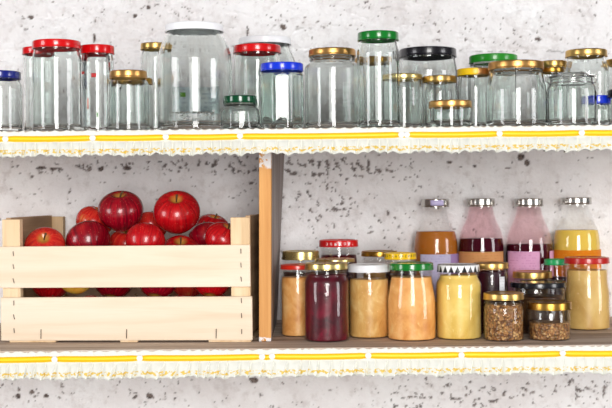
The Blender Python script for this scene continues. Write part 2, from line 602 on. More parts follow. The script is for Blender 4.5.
def jar(name, px, rb, rl, ytop, ylb, ysh, yneck, y, upper, lid, label, cat='jar', group=None, glass='glass',
        fill=None, fill_y=None, sides=0, w=0.0028, base=0.0095, cr=0.006, waist=None, emboss=False, neck_r=None,
        lidless=False, threads=True, z_extra=0.0):
    """one jar from pixel measures; y is the distance of its axis behind the shelf edge"""
    s = S(y)
    zb = surf(px, y, upper)
    R, RL = rb * s, rl * s
    if upper:
        zt = (HY - ytop) * S(y - RL) - zb
        zlb = (HY - ylb) * S(y - RL) - zb
    else:
        zt = (HY - ytop) * S(y + RL) - zb
        zlb = (HY - ylb) * S(y - RL) - zb
    zsh = (HY - ysh) * s - zb
    znk = (HY - yneck) * s - zb
    root = empty(name, (X(px, y), y, zb + 0.0003), (0, -TILT, random.uniform(-0.4, 0.4) if not sides else 0.0))
    if root.rotation_euler.z and (fill is not None or lid in ('zig', 'marks')):
        root.rotation_euler.z = 0.0
    tag(root, label, cat, group)
    rn = neck_r * s if neck_r else RL - 0.0028
    H = zt - 0.0045
    sr = max(0.004, (R - rn) * 1.3)
    outer = [(0, 0.0018), (R * 0.70, 0.0012, 0.002), (R * 0.80, 0.0, 0.002), (R, 0.0, cr), (R, zsh, sr)]
    inner_sh = [(R - w, zsh, sr)]
    if waist:                                     # extra control points between shoulder and neck: (radius px, row)
        for wr, wy in waist:
            outer.append((wr * s, (HY - wy) * s - zb, 0.012)); inner_sh.append((wr * s - w, (HY - wy) * s - zb, 0.012))
    outer.append((rn, znk, 0.004)); inner_sh.append((rn - w, znk, 0.004))
    zn = max(znk + 0.001, zlb - 0.004)
    if threads and H - znk > 0.008:
        zc = min(H - 0.006, znk + 0.0035)
        if zlb - znk > 0.006:
            outer += [(rn, znk + 0.0012), (rn + 0.0020, znk + 0.0022, 0.001), (rn + 0.0020, znk + 0.0034, 0.001), (rn, znk + 0.0044)]
            if zlb - znk > 0.0095:
                outer += [(rn, zlb - 0.0042), (rn + 0.0018, zlb - 0.0032, 0.001), (rn + 0.0018, zlb - 0.0020, 0.001), (rn, zlb - 0.0010)]
    rim = [(rn, H, 0.0011), (rn - w, H, 0.0011)]
    inner = list(reversed(inner_sh)) + [(R - w, base, cr), (R * 0.55, base + 0.0005, 0.01), (0, base + (0.004 if base > 0.005 else 0.0012))]
    prof_o = fillet(outer + rim[:1] + [(rn - w, H)], 6)[:-1]
    prof_i = fillet([(rn, H)] + [rim[1]] + inner, 6)[1:]
    prof_o = subdiv_prof(prof_o, 0.0016 if emboss else 0.02); prof_i = subdiv_prof(prof_i, 0.02)
    prof = prof_o + prof_i
    no = len(prof_o)
    ph = [random.uniform(0, 6.3) for _ in range(4)]
    am = 0.00034 if glass != 'thin' else 0.0
    pf = polyfn(sides, 1.0, cr * 0.7, zsh + 0.001, no) if sides else None

    eb0, eb1 = (HY - 60.0) * s - zb, (HY - 52.5) * s - zb
    et0, et1 = (HY - 122.5) * s - zb, (HY - 115.0) * s - zb

    def raised(z, a):
        a = (a + PI) % (2 * PI) - PI
        if eb0 < z < eb1:                                   # band of raised blocks
            u = a / (2 * PI) * 34
            return 0.0022 if (u % 1.0) < 0.45 + 0.3 * math.sin(math.floor(u) * 2.3) else 0.0
        if et0 < z < et1:                                   # moulded capitals
            word = 'FORBIMAX'
            u = (a * R + 0.046) / 0.0115
            k = math.floor(u)
            if 0 <= k < len(word):
                c = int((u - k) * 6.6); rw = int((et1 - z) / (et1 - et0) * 7)
                if c < 5 and rw < 7 and LETTERS[word[k]].split()[rw][c] == '1': return 0.0020
        return 0.0

    def fn(r, z, a, idx):
        rr = r
        if emboss and idx < no and abs(r - R) < 1e-4: rr += raised(z, a)
        if pf: rr = pf(r, z, a, idx)
        if idx >= no and r > R * 0.4:
            rr += am * (math.sin(5 * a + ph[0]) + 0.7 * math.sin(9 * a + ph[1]) + 0.5 * math.sin(14 * a + ph[2]) + 0.35 * math.sin(23 * a + ph[3]))
        return rr
    nseg = 360 if emboss else (72 if R > 0.03 else 56)
    bm = lathe(prof, nseg, fn)
    body = bm_obj('glass_body', bm, M[glass], root, True)
    # lid
    if not lidless:
        mat = M[lid] if isinstance(lid, str) else lid
        bm_obj('lid', lid_bm(RL, zlb, zt), mat, root, True)
    # contents
    if fill is not None:
        fz = (HY - fill_y) * s - zb
        off = w - 0.0007
        ctl = [(0, base + 0.0015), (R * 0.55, base + 0.0008, 0.01), (R - off, base + 0.0003, cr), (R - off, zsh, sr)]
        if waist:
            for wr, wy in waist: ctl.append((wr * s - off, (HY - wy) * s - zb, 0.012))
        ctl += [(rn - off, znk, 0.004), (rn - off, H - 0.003)]
        pr = subdiv_prof(fillet(ctl, 6), 0.006)
        cut = []
        for p in pr:
            if p[1] > fz: break
            cut.append(p)
        rl_ = cut[-1][0]
        nxt = pr[len(cut)] if len(cut) < len(pr) else cut[-1]
        if nxt[1] - cut[-1][1] > 1e-6:
            t = (fz - cut[-1][1]) / (nxt[1] - cut[-1][1])
            rl_ = cut[-1][0] + (nxt[0] - cut[-1][0]) * t
        cut.append((rl_, fz))
        cut += [(rl_ * 0.6, fz + 0.0006), (0, fz + 0.0008)]
        bm_obj('contents', lathe(cut, 64), M[fill], root, True)
    root['_m'] = 0
    del root['_m']
    return root, dict(s=s, R=R, RL=RL, zt=zt, zlb=zlb, zsh=zsh, znk=znk, zb=zb, H=H, rn=rn)


GJ = 'empty glass jars on the upper shelf'
U = True
# ---- upper shelf, empty jars
jar('glass_jar', 1, 21, 20, 70, 77.5, 86, 81, 0.055, U, 'navy', 'empty jar with navy blue lid cut off by the left edge, upper shelf', group=GJ)
jar('glass_jar', 41, 17, 17.5, 46, 53, 60, 56, 0.142, U, 'red', 'narrow empty jar with red lid half hidden behind the wide red-lidded jar', group=GJ)
jar('glass_jar', 57.5, 24.5, 24, 38.5, 46.5, 59, 52, 0.062, U, 'red', 'wide tall empty jar with glossy red lid, front of the upper shelf at left', group=GJ)
r, q = jar('glass_jar', 98, 16.5, 17, 44, 52.5, 62, 57, 0.109, U, 'red', 'narrow empty jar with red lid and small red print on its glass', group=GJ)
for (dx, zz, ww, hh, mt) in ((0.004, -77, 0.010, 0.008, 'print_red'), (-0.022, -74, 0.008, 0.005, 'print_red'), (-0.009, -105, 0.004, 0.02, 'print_pink'), (0.010, -116, 0.003, 0.008, 'print_green')):
    a = dx / q['R']
    zc = (HY + zz) * q['s'] - q['zb']
    bm_obj('printed_mark', arc_shell(q['R'] + 0.0002, zc - hh / 2, zc + hh / 2, a - ww / q['R'] / 2, a + ww / q['R'] / 2, 0.0003, 8), M[mt], r, True)
jar('glass_jar', 129, 20.5, 18.5, 69.5, 77, 84, 80, 0.053, U, 'gold_copper', 'short empty jar with gold lid beside the narrow red-lidded jar', group=GJ)
jar('glass_jar', 135, 18, 18, 77, 83, 92, 87, 0.137, U, 'gold_dark', 'short empty jar whose gold lid peeks out behind the short gold-lidded jar', group=GJ)
jar('glass_jar', 156, 15, 14.5, 42, 48.5, 57, 51, 0.205, U, 'gold', 'tall narrow empty jar with gold lid behind the largest jar on its left', group=GJ)
big, bq = jar('glass_jar', 195.5, 37.5, 29, 21, 28.5, 54, 33, 0.127, U, 'white', 'largest empty jar, white lid, moulded band and faded blue label', group=GJ, w=0.0032, base=0.010, cr=0.012, emboss=True)
jar('glass_jar', 258, 23.5, 24, 43, 51, 62, 56, 0.152, U, 'red', 'tall empty jar with red lid behind the blue-lidded jar', group=GJ)
jar('glass_jar', 266, 33, 26, 35, 42, 66, 47, 0.275, U, 'white', 'big empty white-lidded jar at the back behind the red-lidded and blue-lidded jars', group=GJ, w=0.003)
jar('glass_jar', 240.5, 20, 17, 95, 102.5, 110.5, 107, 0.05, U, 'dark_green', 'small faceted empty jar with dark green lid in front of the largest jar', group=GJ, sides=8)
jar('glass_jar', 282.5, 22.5, 21.5, 61.5, 69.5, 76.5, 73, 0.066, U, 'blue', 'faceted teal-tinted empty jar with bright blue lid', group=GJ, sides=8, glass='glass_teal')
jar('glass_jar', 333, 28, 23.5, 47, 54, 67, 62, 0.096, U, 'gold_copper', 'wide-shouldered empty jar with copper-gold lid between blue-lidded and green-lidded jars', group=GJ)
jar('glass_jar', 379, 21.5, 20.5, 30, 38.5, 53, 43, 0.05, U, 'green', 'slim tall empty jar with rounded green lid', group=GJ)
jar('glass_jar', 374, 19, 19, 56, 62, 72, 66, 0.195, U, 'gold_dark', 'empty gold-lidded jar seen through the slim tall green-lidded jar', group=GJ)
jar('glass_jar', 428.5, 29.5, 28.5, 46, 54.5, 72, 60, 0.242, U, 'black', 'big empty jar with flat black lid at the back of the upper shelf', group=GJ)
jar('glass_jar', 403.5, 19, 19.5, 73, 78.5, 90, 83, 0.137, U, 'gold_pale', 'empty gold-lidded jar right beside the slim green-lidded jar, under the black lid', group=GJ)
jar('glass_jar', 440, 17, 17, 75, 81.5, 92, 86, 0.132, U, 'gold', 'empty gold-lidded jar below the black lid, behind the smallest gold-lidded jar', group=GJ)
jar('glass_jar', 450.5, 20, 21.5, 99.5, 106.5, 112, 109, 0.05, U, 'gold_copper', 'lowest empty jar with wide copper-gold lid, front of the upper shelf', group=GJ)
jar('glass_jar', 475, 17.5, 17.5, 67.5, 74.5, 88, 79, 0.144, U, lid_patch('gold_lid_with_yellow_print', rgb(222, 176, 120), rgb(246, 200, 16)), 'empty jar with gold lid printed yellow on its left side', group=GJ)
jar('glass_jar', 494, 23, 24, 53, 61, 76, 67, 0.222, U, 'bright_green', 'empty jar with flat grass-green lid behind the broad squat jar', group=GJ)
jar('glass_jar', 516.5, 30, 27.5, 59.5, 67.5, 90, 74, 0.082, U, 'gold_copper', 'broad squat empty jar with wide gold lid and sloping shoulders', group=GJ, waist=[(28.0, 82)])
jar('glass_jar', 554, 14.5, 14, 60, 66.5, 76, 70, 0.265, U, 'gold', 'empty gold-lidded jar at the back, left of the tall jar behind the clip-top', group=GJ)
jar('glass_jar', 552, 12.5, 12.5, 67, 72, 80, 76, 0.132, U, 'gold_dark', 'small empty jar with gold lid tucked between broad squat jar and clip-top jar', group=GJ)
clip, cq = jar('clip_top_jar', 572, 24.5, 22.5, 74, 80, 89, 84, 0.053, U, 'white', 'empty clip-top jar with wire bail and glass lid, front of the upper shelf at right', group=GJ, lidless=True)
jar('glass_jar', 587, 22.5, 20.5, 48, 55, 72, 60, 0.192, U, 'gold', 'tall empty jar with gold lid behind the clip-top jar', group=GJ)
jar('glass_jar', 598, 14, 14, 95, 103.5, 110, 107, 0.117, U, 'blue', 'small empty jar with bright blue lid right of the clip-top jar', group=GJ)
jar('glass_jar', 628, 20, 20, 88, 96, 103, 99, 0.075, U, 'black', 'black-lidded jar mostly cut off by the right edge of the upper shelf', group=GJ)
jar('glass_jar', 623, 16, 17, 58, 64, 75, 68, 0.222, U, 'gold', 'gold-lidded jar cut off by the right edge, back of the upper shelf', group=GJ)

# largest jar: faded label on its far side
big.rotation_euler.z = 0
s_ = bq['s']
bm_obj('label', arc_shell(bq['R'] + 0.0003, (HY - 113) * s_ - bq['zb'], (HY - 84) * s_ - bq['zb'], PI - 0.75, PI + 0.72, 0.0004, 24), M['lab_faded'], big, True)

# clip-top: domed glass lid, rubber-thin ring and wire bail
gl = fillet([(0, cq['zt'] + 0.007), (cq['RL'] * 0.62, cq['zt'] + 0.006, 0.004), (cq['RL'] * 0.72, cq['zt'] - 0.001, 0.003), (cq['RL'] + 0.0005, cq['zt'] - 0.001, 0.001),
             (cq['RL'] + 0.0005, cq['H'] + 0.0008, 0.001), (cq['RL'] * 0.70, cq['H'] + 0.0008, 0.001), (cq['RL'] * 0.62, cq['zt'] + 0.002, 0.002), (0, cq['zt'] + 0.003)], 4)
bm_obj('lid', lathe(gl, 56), M['glass'], clip, True)
bm = bmesh.new()
zr = cq['zlb'] - 0.003
tube(bm, [((cq['rn'] + 0.0016) * math.sin(2 * PI * k / 40), -(cq['rn'] + 0.0016) * math.cos(2 * PI * k / 40), zr) for k in range(40)], 0.0014, 8, True)
for sx in (-1, 1):
    tube(bm, [(sx * (cq['rn'] + 0.002), 0, zr), (sx * (cq['RL'] + 0.004), -0.002, zr + 0.004), (sx * (cq['RL'] + 0.003), -0.004, cq['zt'] + 0.002), (sx * cq['RL'] * 0.8, -0.002, cq['zt'] + 0.0025), (sx * cq['RL'] * 0.4, 0, cq['zt'] + 0.0085)], 0.0011, 6)
bm_obj('wire_bail', bm, M['steel'], clip, True)

# ---- lower shelf, filled jars
L = False
GP = 'jars of preserves on the lower shelf'


def fj(*a, **k):
    k.setdefault('group', GP); k.setdefault('glass', 'thin'); k.setdefault('base', 0.0011); k.setdefault('cr', 0.0036)
    return jar(*a, **k)


fj('preserve_jar', 298, 17, 17, 263.5, 270, 281, 274, 0.198, L, 'orange_red', 'jar of apple sauce with orange-red lid beside the divider board', fill='apple_sauce_orange', fill_y=277)
fj('preserve_jar', 301.5, 18, 18.5, 250, 260.5, 275, 265, 0.305, L, 'gold_pale', 'gold-lidded jar behind the orange-red-lidded apple sauce, at the divider board', fill='dark_chutney', fill_y=272)
fj('preserve_jar', 327, 22.5, 21.5, 261.5, 270.5, 281, 276, 0.115, L, 'gold_pale', 'front jar of dark maroon beet preserve with pale gold lid', fill='beet', fill_y=274)
fj('preserve_jar', 335.5, 20, 20, 257.5, 263, 276, 268, 0.238, L, 'gold_pale', 'jar whose gold lid just shows behind the maroon beet jar', fill='dark_jam', fill_y=272)
rj, rq = fj('preserve_jar', 339.5, 19, 19.5, 239, 247.5, 262, 253, 0.356, L, 'red', 'back jar with red white-printed lid and beet pieces under clear glass', fill='beet', fill_y=255)
for ch in rj.children:
    if ch.name.startswith('lid'):
        ch.data.materials[0] = lid_marks('red_lid_white_print', rgb(206, 8, 14), rgb(244, 232, 232), 26, rq['zlb'] + 0.004, rq['zt'] - 0.005, 0.75, 0.5)
fj('preserve_jar', 369.5, 20.5, 20.8, 263, 273, 282, 278, 0.165, L, 'white', 'jar of pale apple sauce with white lid', fill='apple_sauce_pale', fill_y=279)
fj('preserve_jar', 380, 17, 18, 250, 257, 270, 262, 0.331, L, 'gold_dark', 'gold-lidded jar at the back, behind the white-lidded apple sauce', fill='apple_sauce', fill_y=268)
yj, yq = fj('preserve_jar', 401, 15.5, 16, 252, 260, 271, 264, 0.246, L, 'yellow', 'jar with yellow printed lid behind the green-lidded apple sauce', fill='dark_jam', fill_y=266)
for ch in yj.children:
    if ch.name.startswith('lid'):
        ch.data.materials[0] = lid_marks('yellow_lid_dark_print', rgb(246, 200, 8), rgb(70, 60, 20), 30, yq['zlb'] + 0.005, yq['zlb'] + 0.0105, 1.4, 0.6)
fj('preserve_jar', 412, 24.5, 22, 261.5, 271, 299, 276, 0.122, L, 'green', 'bulging jar of orange apple sauce with green lid', fill='apple_sauce_orange', fill_y=277, waist=[(22.5, 288)])
zj, zq = fj('preserve_jar', 459, 23, 21, 263, 273, 283, 277, 0.128, L, 'black', 'jar of pale yellow preserve with black-and-white zigzag lid', fill='mustard', fill_y=275)
for ch in zj.children:
    if ch.name.startswith('lid'):
        ch.data.materials[0] = lid_zigzag('zigzag_lid_print', zq['zlb'], zq['zt'] - zq['zlb'])
dj, dq = fj('preserve_jar', 491.5, 16.5, 17.5, 261.5, 269.5, 282, 274, 0.205, L, 'gold', 'jar of dark plum jam with gold lid and a white paper tag', fill='dark_jam', fill_y=271)
bm_obj('paper_tag', arc_shell(dq['R'] + 0.0003, (HY - 292) * dq['s'] - dq['zb'], (HY - 276) * dq['s'] - dq['zb'], 0.36, 0.76, 0.0005, 8), M['lab_white'], dj, True)
fj('preserve_jar', 504, 20, 20, 291, 301, 307, 304, 0.091, L, 'gold', 'small full jar of chopped brown relish with gold lid, left of its half-full twin', fill='relish', fill_y=304)
fj('preserve_jar', 538.5, 26, 28, 279.5, 289, 299, 293, 0.212, L, 'black', 'squat jar of dark chutney with wide black lid behind the small relish jars', fill='dark_chutney', fill_y=296)
fj('preserve_jar', 533, 18, 19.5, 270, 279, 288, 283, 0.325, L, 'gold', 'gold-lidded jar behind the wide black lid', fill='dark_chutney', fill_y=286)
fj('preserve_jar', 549.5, 21, 22, 299.5, 311, 317, 313, 0.093, L, 'gold_dark', 'small half-full jar of brown relish with gold lid, frontmost on the lower shelf', fill='relish', fill_y=322)
fj('preserve_jar', 557, 11, 12, 258.5, 265.5, 277, 269, 0.362, L, 'mint', 'slim jar with mint green lid between pink-label bottle and beige sauce jar', fill='dark_jam', fill_y=277)
fj('preserve_jar', 587.5, 22.5, 22, 256, 264.5, 292, 269, 0.268, L, 'dark_red', 'jar of beige sauce with dark red lid at the right end of the lower shelf', fill='beige_sauce', fill_y=270, waist=[(20.5, 281)])


# ---- juice bottles
def bottle(px, rb, rcap, ycap, ycapb, ysh, prof, y, liq, liq_y, lab, lab_y, lab_spans, label, glass='thin', cap='silver'):
    s = S(y)
    zb = surf(px, y, False)
    zz = lambda py: (HY - py) * s - zb
    root = empty('juice_bottle', (X(px, y), y, zb + 0.0003), (0, -TILT, 0))
    tag(root, label, 'bottle', 'juice bottles at the back of the lower shelf')
    w = 0.0022
    R = rb * s
    out = [(0, 0.003), (R * 0.75, 0.002, 0.002), (R * 0.85, 0, 0.003), (R, 0, 0.008), (R, zz(ysh), 0.02)]
    inn = [(0, 0.006), (R - w, 0.006, 0.008), (R - w, zz(ysh), 0.02)]
    for r_, py in prof:
        out.append((r_ * s, zz(py), 0.02)); inn.append((r_ * s - w, zz(py), 0.02))
    rn = prof[-1][0] * s
    H = zz(ycap) - 0.003
    out += [(rn, H), (rn - w, H)]
    inn += [(rn - w, H - 0.001)]
    po = fillet(out, 8); pi = fillet(inn, 8)
    bm_obj('glass_body', lathe(po + pi[::-1], 56), M[glass], root, True)
    rc = rcap * s
    zc0, zc1 = zz(ycapb), zz(ycap)
    cp = fillet([(0, zc1 - 0.001), (rc * 0.8, zc1 - 0.001, 0.001), (rc * 0.86, zc1, 0.002), (rc, zc1, 0.003), (rc, zc0 + 0.004, 0.001), (rc + 0.001, zc0 + 0.0008, 0.001), (rc + 0.001, zc0), (rc - 0.001, zc0), (rc - 0.0012, zc1 - 0.004), (0, zc1 - 0.0035)], 4)
    cap_o = bm_obj('cap', lathe(cp, 48), M[cap], root, True)
    off = w - 0.0006
    ctl = [(0, 0.0064), (R - off, 0.0064, 0.008), (R - off, zz(ysh), 0.02)] + [(r_ * s - off, zz(py), 0.02) for r_, py in prof] + [(rn - off, H)]
    pr = subdiv_prof(fillet(ctl, 8), 0.005)
    fz = zz(liq_y)
    cut = [p for p in pr if p[1] <= fz]
    cut += [(cut[-1][0], fz), (0, fz + 0.0003)]
    bm_obj('juice', lathe(cut, 56), M[liq], root, True)
    for (a0, a1) in lab_spans:
        bm_obj('label', arc_shell(R + 0.0004, zz(lab_y[1]), zz(lab_y[0]), a0, a1, 0.0004, 30), M[lab], root, True)
    return cap_o, zz, s


YB = 0.44
b1, z1, s1 = bottle(436.5, 22.5, 13.8, 199, 207, 246, [(21, 234), (15, 222), (11.6, 209)], YB, 'juice_orange', 231.5, 'lab_lavender', (253.5, 300), [(-0.85, 1.5)], 'orange juice bottle with lavender label and lavender-topped cap')
bm_obj('cap_print', arc_shell(14.0 * s1, z1(205.5), z1(200.3), -0.45, 0.5, 0.0012, 10), M['lavender'], b1, True)
bottle(482, 23, 14, 198.5, 206.5, 246, [(20.5, 231), (14.5, 219), (11.8, 208)], YB, 'juice_red', 238.5, 'lab_orange', (251, 300), [(-1.5, 1.05)], 'dark red juice bottle with orange label', 'thin_pink')
bottle(530, 23.7, 14, 198.5, 206.5, 248, [(21, 232), (14.5, 219), (11.8, 208)], YB, 'juice_red', 244, 'lab_pink', (250.5, 300), [(-1.28, 0.25), (0.78, 1.7)], 'dark red juice bottle with pink label', 'thin_pink')
bottle(577.5, 23.3, 15, 197.5, 204.5, 242, [(22, 231), (15, 217), (12.4, 206)], YB, 'juice_yellow', 230, 'lab_amber', (249.5, 300), [(-1.6, 1.6)], 'yellow juice bottle with amber label, rightmost of the four bottles')

# ------------------------------------------------------------------ shelves, trims, divider
SX0, SX1 = -1.05, 1.05


def slab(name, z0, th, mat, label):
    root = empty(name, (0, 0, z0), (0, -TILT, 0))
    bm = bmesh.new(); box(bm, SX0, SX1, 0.0, WALL_Y - 0.006, -th, 0.0, 0.0015)
    bpy.data.objects.remove(root)
    o = bm_obj(name, bm, mat, None, False)
    o.location = (0, 0, z0); o.rotation_euler = (0, -TILT, 0)
    return tag(o, label, 'shelf')


slab('shelf_board', ZU, 0.026, M['shelf_wood'], 'upper wooden shelf board carrying the empty jars')
slab('shelf_board', ZL, 0.028, M['shelf_wood'], 'lower worn wooden shelf board under the crate and preserves')


def trim(zs, y_top, y_rib, y_bot, tacks, pitch, label, slant, seed, doubles=()):
    """gathered cotton edging: heading frill, ribbon, pleated skirt"""
    rng = random.Random(seed)
    s = S(0)
    root = empty('shelf_edging', (0, 0, zs), (0, -TILT, 0))
    tag(root, label, 'fabric trim')
    z0 = (HY - y_top) * s - zs
    zr = (HY - y_rib) * s - zs
    z1 = (HY - y_bot) * s - zs
    hem = z0 - z1
    hw = 0.0060
    # pleat edges along x
    xs = [SX0]
    while xs[-1] < SX1: xs.append(xs[-1] + pitch * rng.uniform(0.72, 1.3))
    cols = []           # (x, phase 0..1, depth, lean)
    for a, b in zip(xs, xs[1:]):
        dep = rng.uniform(0.7, 1.25); ln = rng.uniform(0.6, 1.4)
        for t in (0.0, 0.04, 0.11, 0.2, 0.4, 0.6, 0.8, 0.9, 0.955):
            cols.append((a + (b - a) * t, t, dep, ln, (b - a)))
    rows = []
    zt_, zrt, zrb = 0.0, z0 - zr - hw, z0 - zr + hw
    for t in (0, 0.25, 0.5, 0.75, 1): rows.append(zrt * t)
    rows.append((zrt + zrb) / 2); rows.append(zrb)
    for t in (0.15, 0.35, 0.55, 0.75, 0.9, 1.0): rows.append(zrb + (hem - zrb) * t)
    bm = bmesh.new()
    dl = bm.verts.layers.float.new('drop')
    G = {}
    for i, (x, t, dep, ln, wd) in enumerate(cols):
        wv = 0.0011 * math.sin(x * 61 + seed) + 0.0008 * math.sin(x * 143 + 2 * seed)
        for j, d in enumerate(rows):
            if d <= zrt:
                f = 1 - d / zrt
                yy = -0.0030 - f * 0.0016 * (0.5 + 0.5 * math.sin(2 * PI * t * 2)) * dep
                xx = x; zz = z0 - d + f * 0.0016 * math.sin(2 * PI * t + dep * 9)
            elif d < zrb:
                yy = -0.0028; xx = x; zz = z0 - d
            else:
                f = (d - zrb) / (hem - zrb)
                groove = {0.0: 1.0, 0.04: 0.85, 0.11: 0.0, 0.955: 0.35}.get(t, 0.0)
                yy = -0.0035 - f ** 0.5 * (0.0068 + 0.0125 * dep * t) * (1 - groove * 0.95)
                xx = x - slant * f * ln * wd
                zz = z0 - d - f * f * (0.0020 * math.sin(2 * PI * t + 1.0) * dep + wv * 1.3)
            for l in (0, 1):
                v = bm.verts.new((xx, yy + (0.0006 if l else 0.0), zz))
                v[dl] = d
                G[i, j, l] = v
    nc, nr = len(cols), len(rows)
    for i in range(nc - 1):
        for j in range(nr - 1):
            bm.faces.new((G[i, j, 0], G[i, j + 1, 0], G[i + 1, j + 1, 0], G[i + 1, j, 0]))
            bm.faces.new((G[i, j, 1], G[i + 1, j, 1], G[i + 1, j + 1, 1], G[i, j + 1, 1]))
        for j in (0, nr - 1):
            bm.faces.new((G[i, j, 0], G[i + 1, j, 0], G[i + 1, j, 1], G[i, j, 1]))
    for j in range(nr - 1):
        for i in (0, nc - 1):
            bm.faces.new((G[i, j, 0], G[i, j, 1], G[i, j + 1, 1], G[i, j + 1, 0]))
    bm_obj('ruffle', bm, cloth_mat('cream_cotton_' + str(seed), hem, 0.0, zrt), root, True)
    # ribbon with a soft bulge, pinched at every tack
    tx = [X(t_, 0) for t_ in tacks]
    bm = bmesh.new(); dl = bm.verts.layers.float.new('drop')
    n = 420
    prev = None
    for i in range(n + 1):
        x = SX0 + (SX1 - SX0) * i / n
        dmin = min(abs(x - q_) for q_ in tx)
        pin = math.exp(-(dmin / 0.008) ** 2)
        # ribbon sags a little between the tacks
        seg = sorted(tx)
        sag = 0.0
        for a, b in zip(seg, seg[1:]):
            if a < x < b: sag = 0.0012 * math.sin(PI * (x - a) / (b - a))
        hh = hw * (1 - 0.28 * pin)
        ring = []
        for k, t in enumerate((0, 0.08, 0.3, 0.5, 0.7, 0.92, 1.0)):
            yy = -0.0034 - 0.0028 * math.sin(PI * t) ** 0.6 * (1 - 0.5 * pin) if 0 < t < 1 else -0.0030
            v = bm.verts.new((x, yy, zr - sag + hh * (1 - 2 * t))); v[dl] = t
            ring.append(v)
        for t in (1.0, 0.0):
            v = bm.verts.new((x, -0.0012, zr - sag + hh * (1 - 2 * t))); v[dl] = t
            ring.append(v)
        if prev:
            m_ = len(ring)
            for k in range(m_): bm.faces.new((prev[k], prev[(k + 1) % m_], ring[(k + 1) % m_], ring[k]))
        else:
            bm.faces.new(ring)
        prev = ring
    bm.faces.new(prev[::-1])
    bm_obj('ribbon', bm, M['ribbon'], root, True)
    for x in tx:
        pr = fillet([(0, 0.0055), (0.0035, 0.0050, 0.002), (0.0058, 0.0022, 0.0015), (0.0058, 0.0004, 0.0005), (0.0018, 0.0), (0.0006, -0.002), (0, -0.0034)], 4)
        b = lathe(pr, 20)
        bmesh.ops.rotate(b, verts=b.verts, cent=(0, 0, 0), matrix=Matrix.Rotation(PI / 2, 3, 'X'))
        bmesh.ops.translate(b, verts=b.verts, vec=(x, -0.0045, zr + rng.uniform(-0.0006, 0.0018)))
        bm_obj('tack', b, M['tack'], root, True)
    return root


trim(ZU, 128.6, 135.9, 153.6, (-70, 6, 93, 166, 240, 401, 406.5, 499, 581, 660), 0.0185, 'yellow-ribboned ruffled edging tacked along the upper shelf', 0.15, 3)
trim(ZL, 348.9, 356.2, 375.2, (-40, 55, 140, 262, 272, 368, 461, 562, 650), 0.0205, 'yellow-ribboned ruffled edging tacked along the lower shelf', 0.35, 11)

# divider: front strip of orange pine with a grey board behind it, twisted a little
yf = 0.096
root = empty('divider', (0, 0, 0))
tag(root, 'upright wooden divider board between apple crate and preserve jars', 'divider')
bm = bmesh.new()
xl, xr = X(259, yf), X(271, yf)
zbL = ZL + KT * xl + 0.0008
ztL = ZU + KT * xl - 0.0268
xb0, xb1 = X(277.0, WALL_Y - 0.01), X(284.5, WALL_Y - 0.01)
th = xr - xl


def hexa(bm, f0, f1, bl, br, tl, tr, y0, y1, z0, z1):
    """front x0,x1; back-left/right at bottom and top"""
    v = [bm.verts.new(p) for p in ((f0, y0, z0), (f1, y0, z0), (f1, y0, z1), (f0, y0, z1), (bl, y1, z0), (br, y1, z0), (tr, y1, z1), (tl, y1, z1))]
    for f in ((0, 1, 2, 3), (5, 4, 7, 6), (0, 4, 5, 1), (3, 2, 6, 7), (0, 3, 7, 4), (1, 5, 6, 2)): bm.faces.new([v[i] for i in f])


ys = yf + 0.03
e0 = xr + (xb0 - xr) * 0.03 / (WALL_Y - 0.01 - yf); e1 = xr + (xb1 - xr) * 0.03 / (WALL_Y - 0.01 - yf)
hexa(bm, xl, xr, e0 - th, e0, e1 - th, e1, yf, ys, zbL, ztL)
bmesh.ops.bevel(bm, geom=bm.edges[:], offset=0.001, segments=2, affect='EDGES', profile=0.5)
bm_obj('front_strip', bm, M['post_wood'], root, False)
bm = bmesh.new()
hexa(bm, e0 - 0.013, (e0 + e1) / 2, xb0 - 0.013, xb0, xb1 - 0.013, xb1, ys + 0.0002, WALL_Y - 0.012, zbL, ztL)
bm_obj('side_board', bm, M['post_side'], root, False)

# ------------------------------------------------------------------ crate
YAW = math.radians(-4.0)
cyR = 0.088
CW = 0.502
cxr = X(252.5, cyR)
zc = ZL + KT * (cxr - CW / 2)
Rm = Euler((0, -TILT, YAW)).to_matrix()
crate = empty('apple_crate', (cxr, cyR, ZL + KT * cxr + 0.0004), (0, -TILT, YAW))
tag(crate, 'pale wooden slatted crate heaped with red apples', 'crate')
s = S(cyR)
CD = 0.345
# local frame: x from -CW (left) to 0 (right), y from 0 (front) to CD, z up from the shelf
zc_ = lambda py: (HY - py) * s - crate.location.z


def part(name, mat, *boxes, bev=0.0012):
    bm = bmesh.new()
    for b in boxes:
        b2 = bmesh.new(); box(b2, *b, bev)
        me = bpy.data.meshes.new('t'); b2.to_mesh(me); b2.free(); bm.from_mesh(me); bpy.data.meshes.remove(me)
    return bm_obj(name, bm, mat, crate, False)


zA0, zA1 = zc_(340.3), zc_(296.4)      # lower slat
zB0, zB1 = zc_(286.8), zc_(244.8)      # upper slat
zP = zc_(217.3)
ft = max(0.004, zA0 - 0.0004)
st = 0.007
for yy in ((0, st), (CD - st, CD)):
    nm = 'front_slat' if yy[0] == 0 else 'back_slat'
    part(nm, M['crate_wood'], (-CW, 0.0, yy[0], yy[1], zA0, zA1))
    part(nm, M['crate_wood'], (-CW - 0.002, -0.003, yy[0], yy[1], zB0, zB1))
pw = 0.038
for x0, x1 in ((-CW + 0.002, -CW + pw), (-pw - 0.004, -0.004)):
    for y0, y1 in ((st + 0.0002, st + 0.020), (CD - st - 0.020, CD - st - 0.0002)):
        part('corner_post', M['crate_post'], (x0, x1, y0, y1, zA0, zP))
for x0, x1 in ((-CW + 0.003, -CW + 0.013), (-0.015, -0.005)):
    part('end_board', M['crate_end'], (x0, x1, st + 0.0205, CD - st - 0.0205, zA0 + 0.008, zP + 0.003))
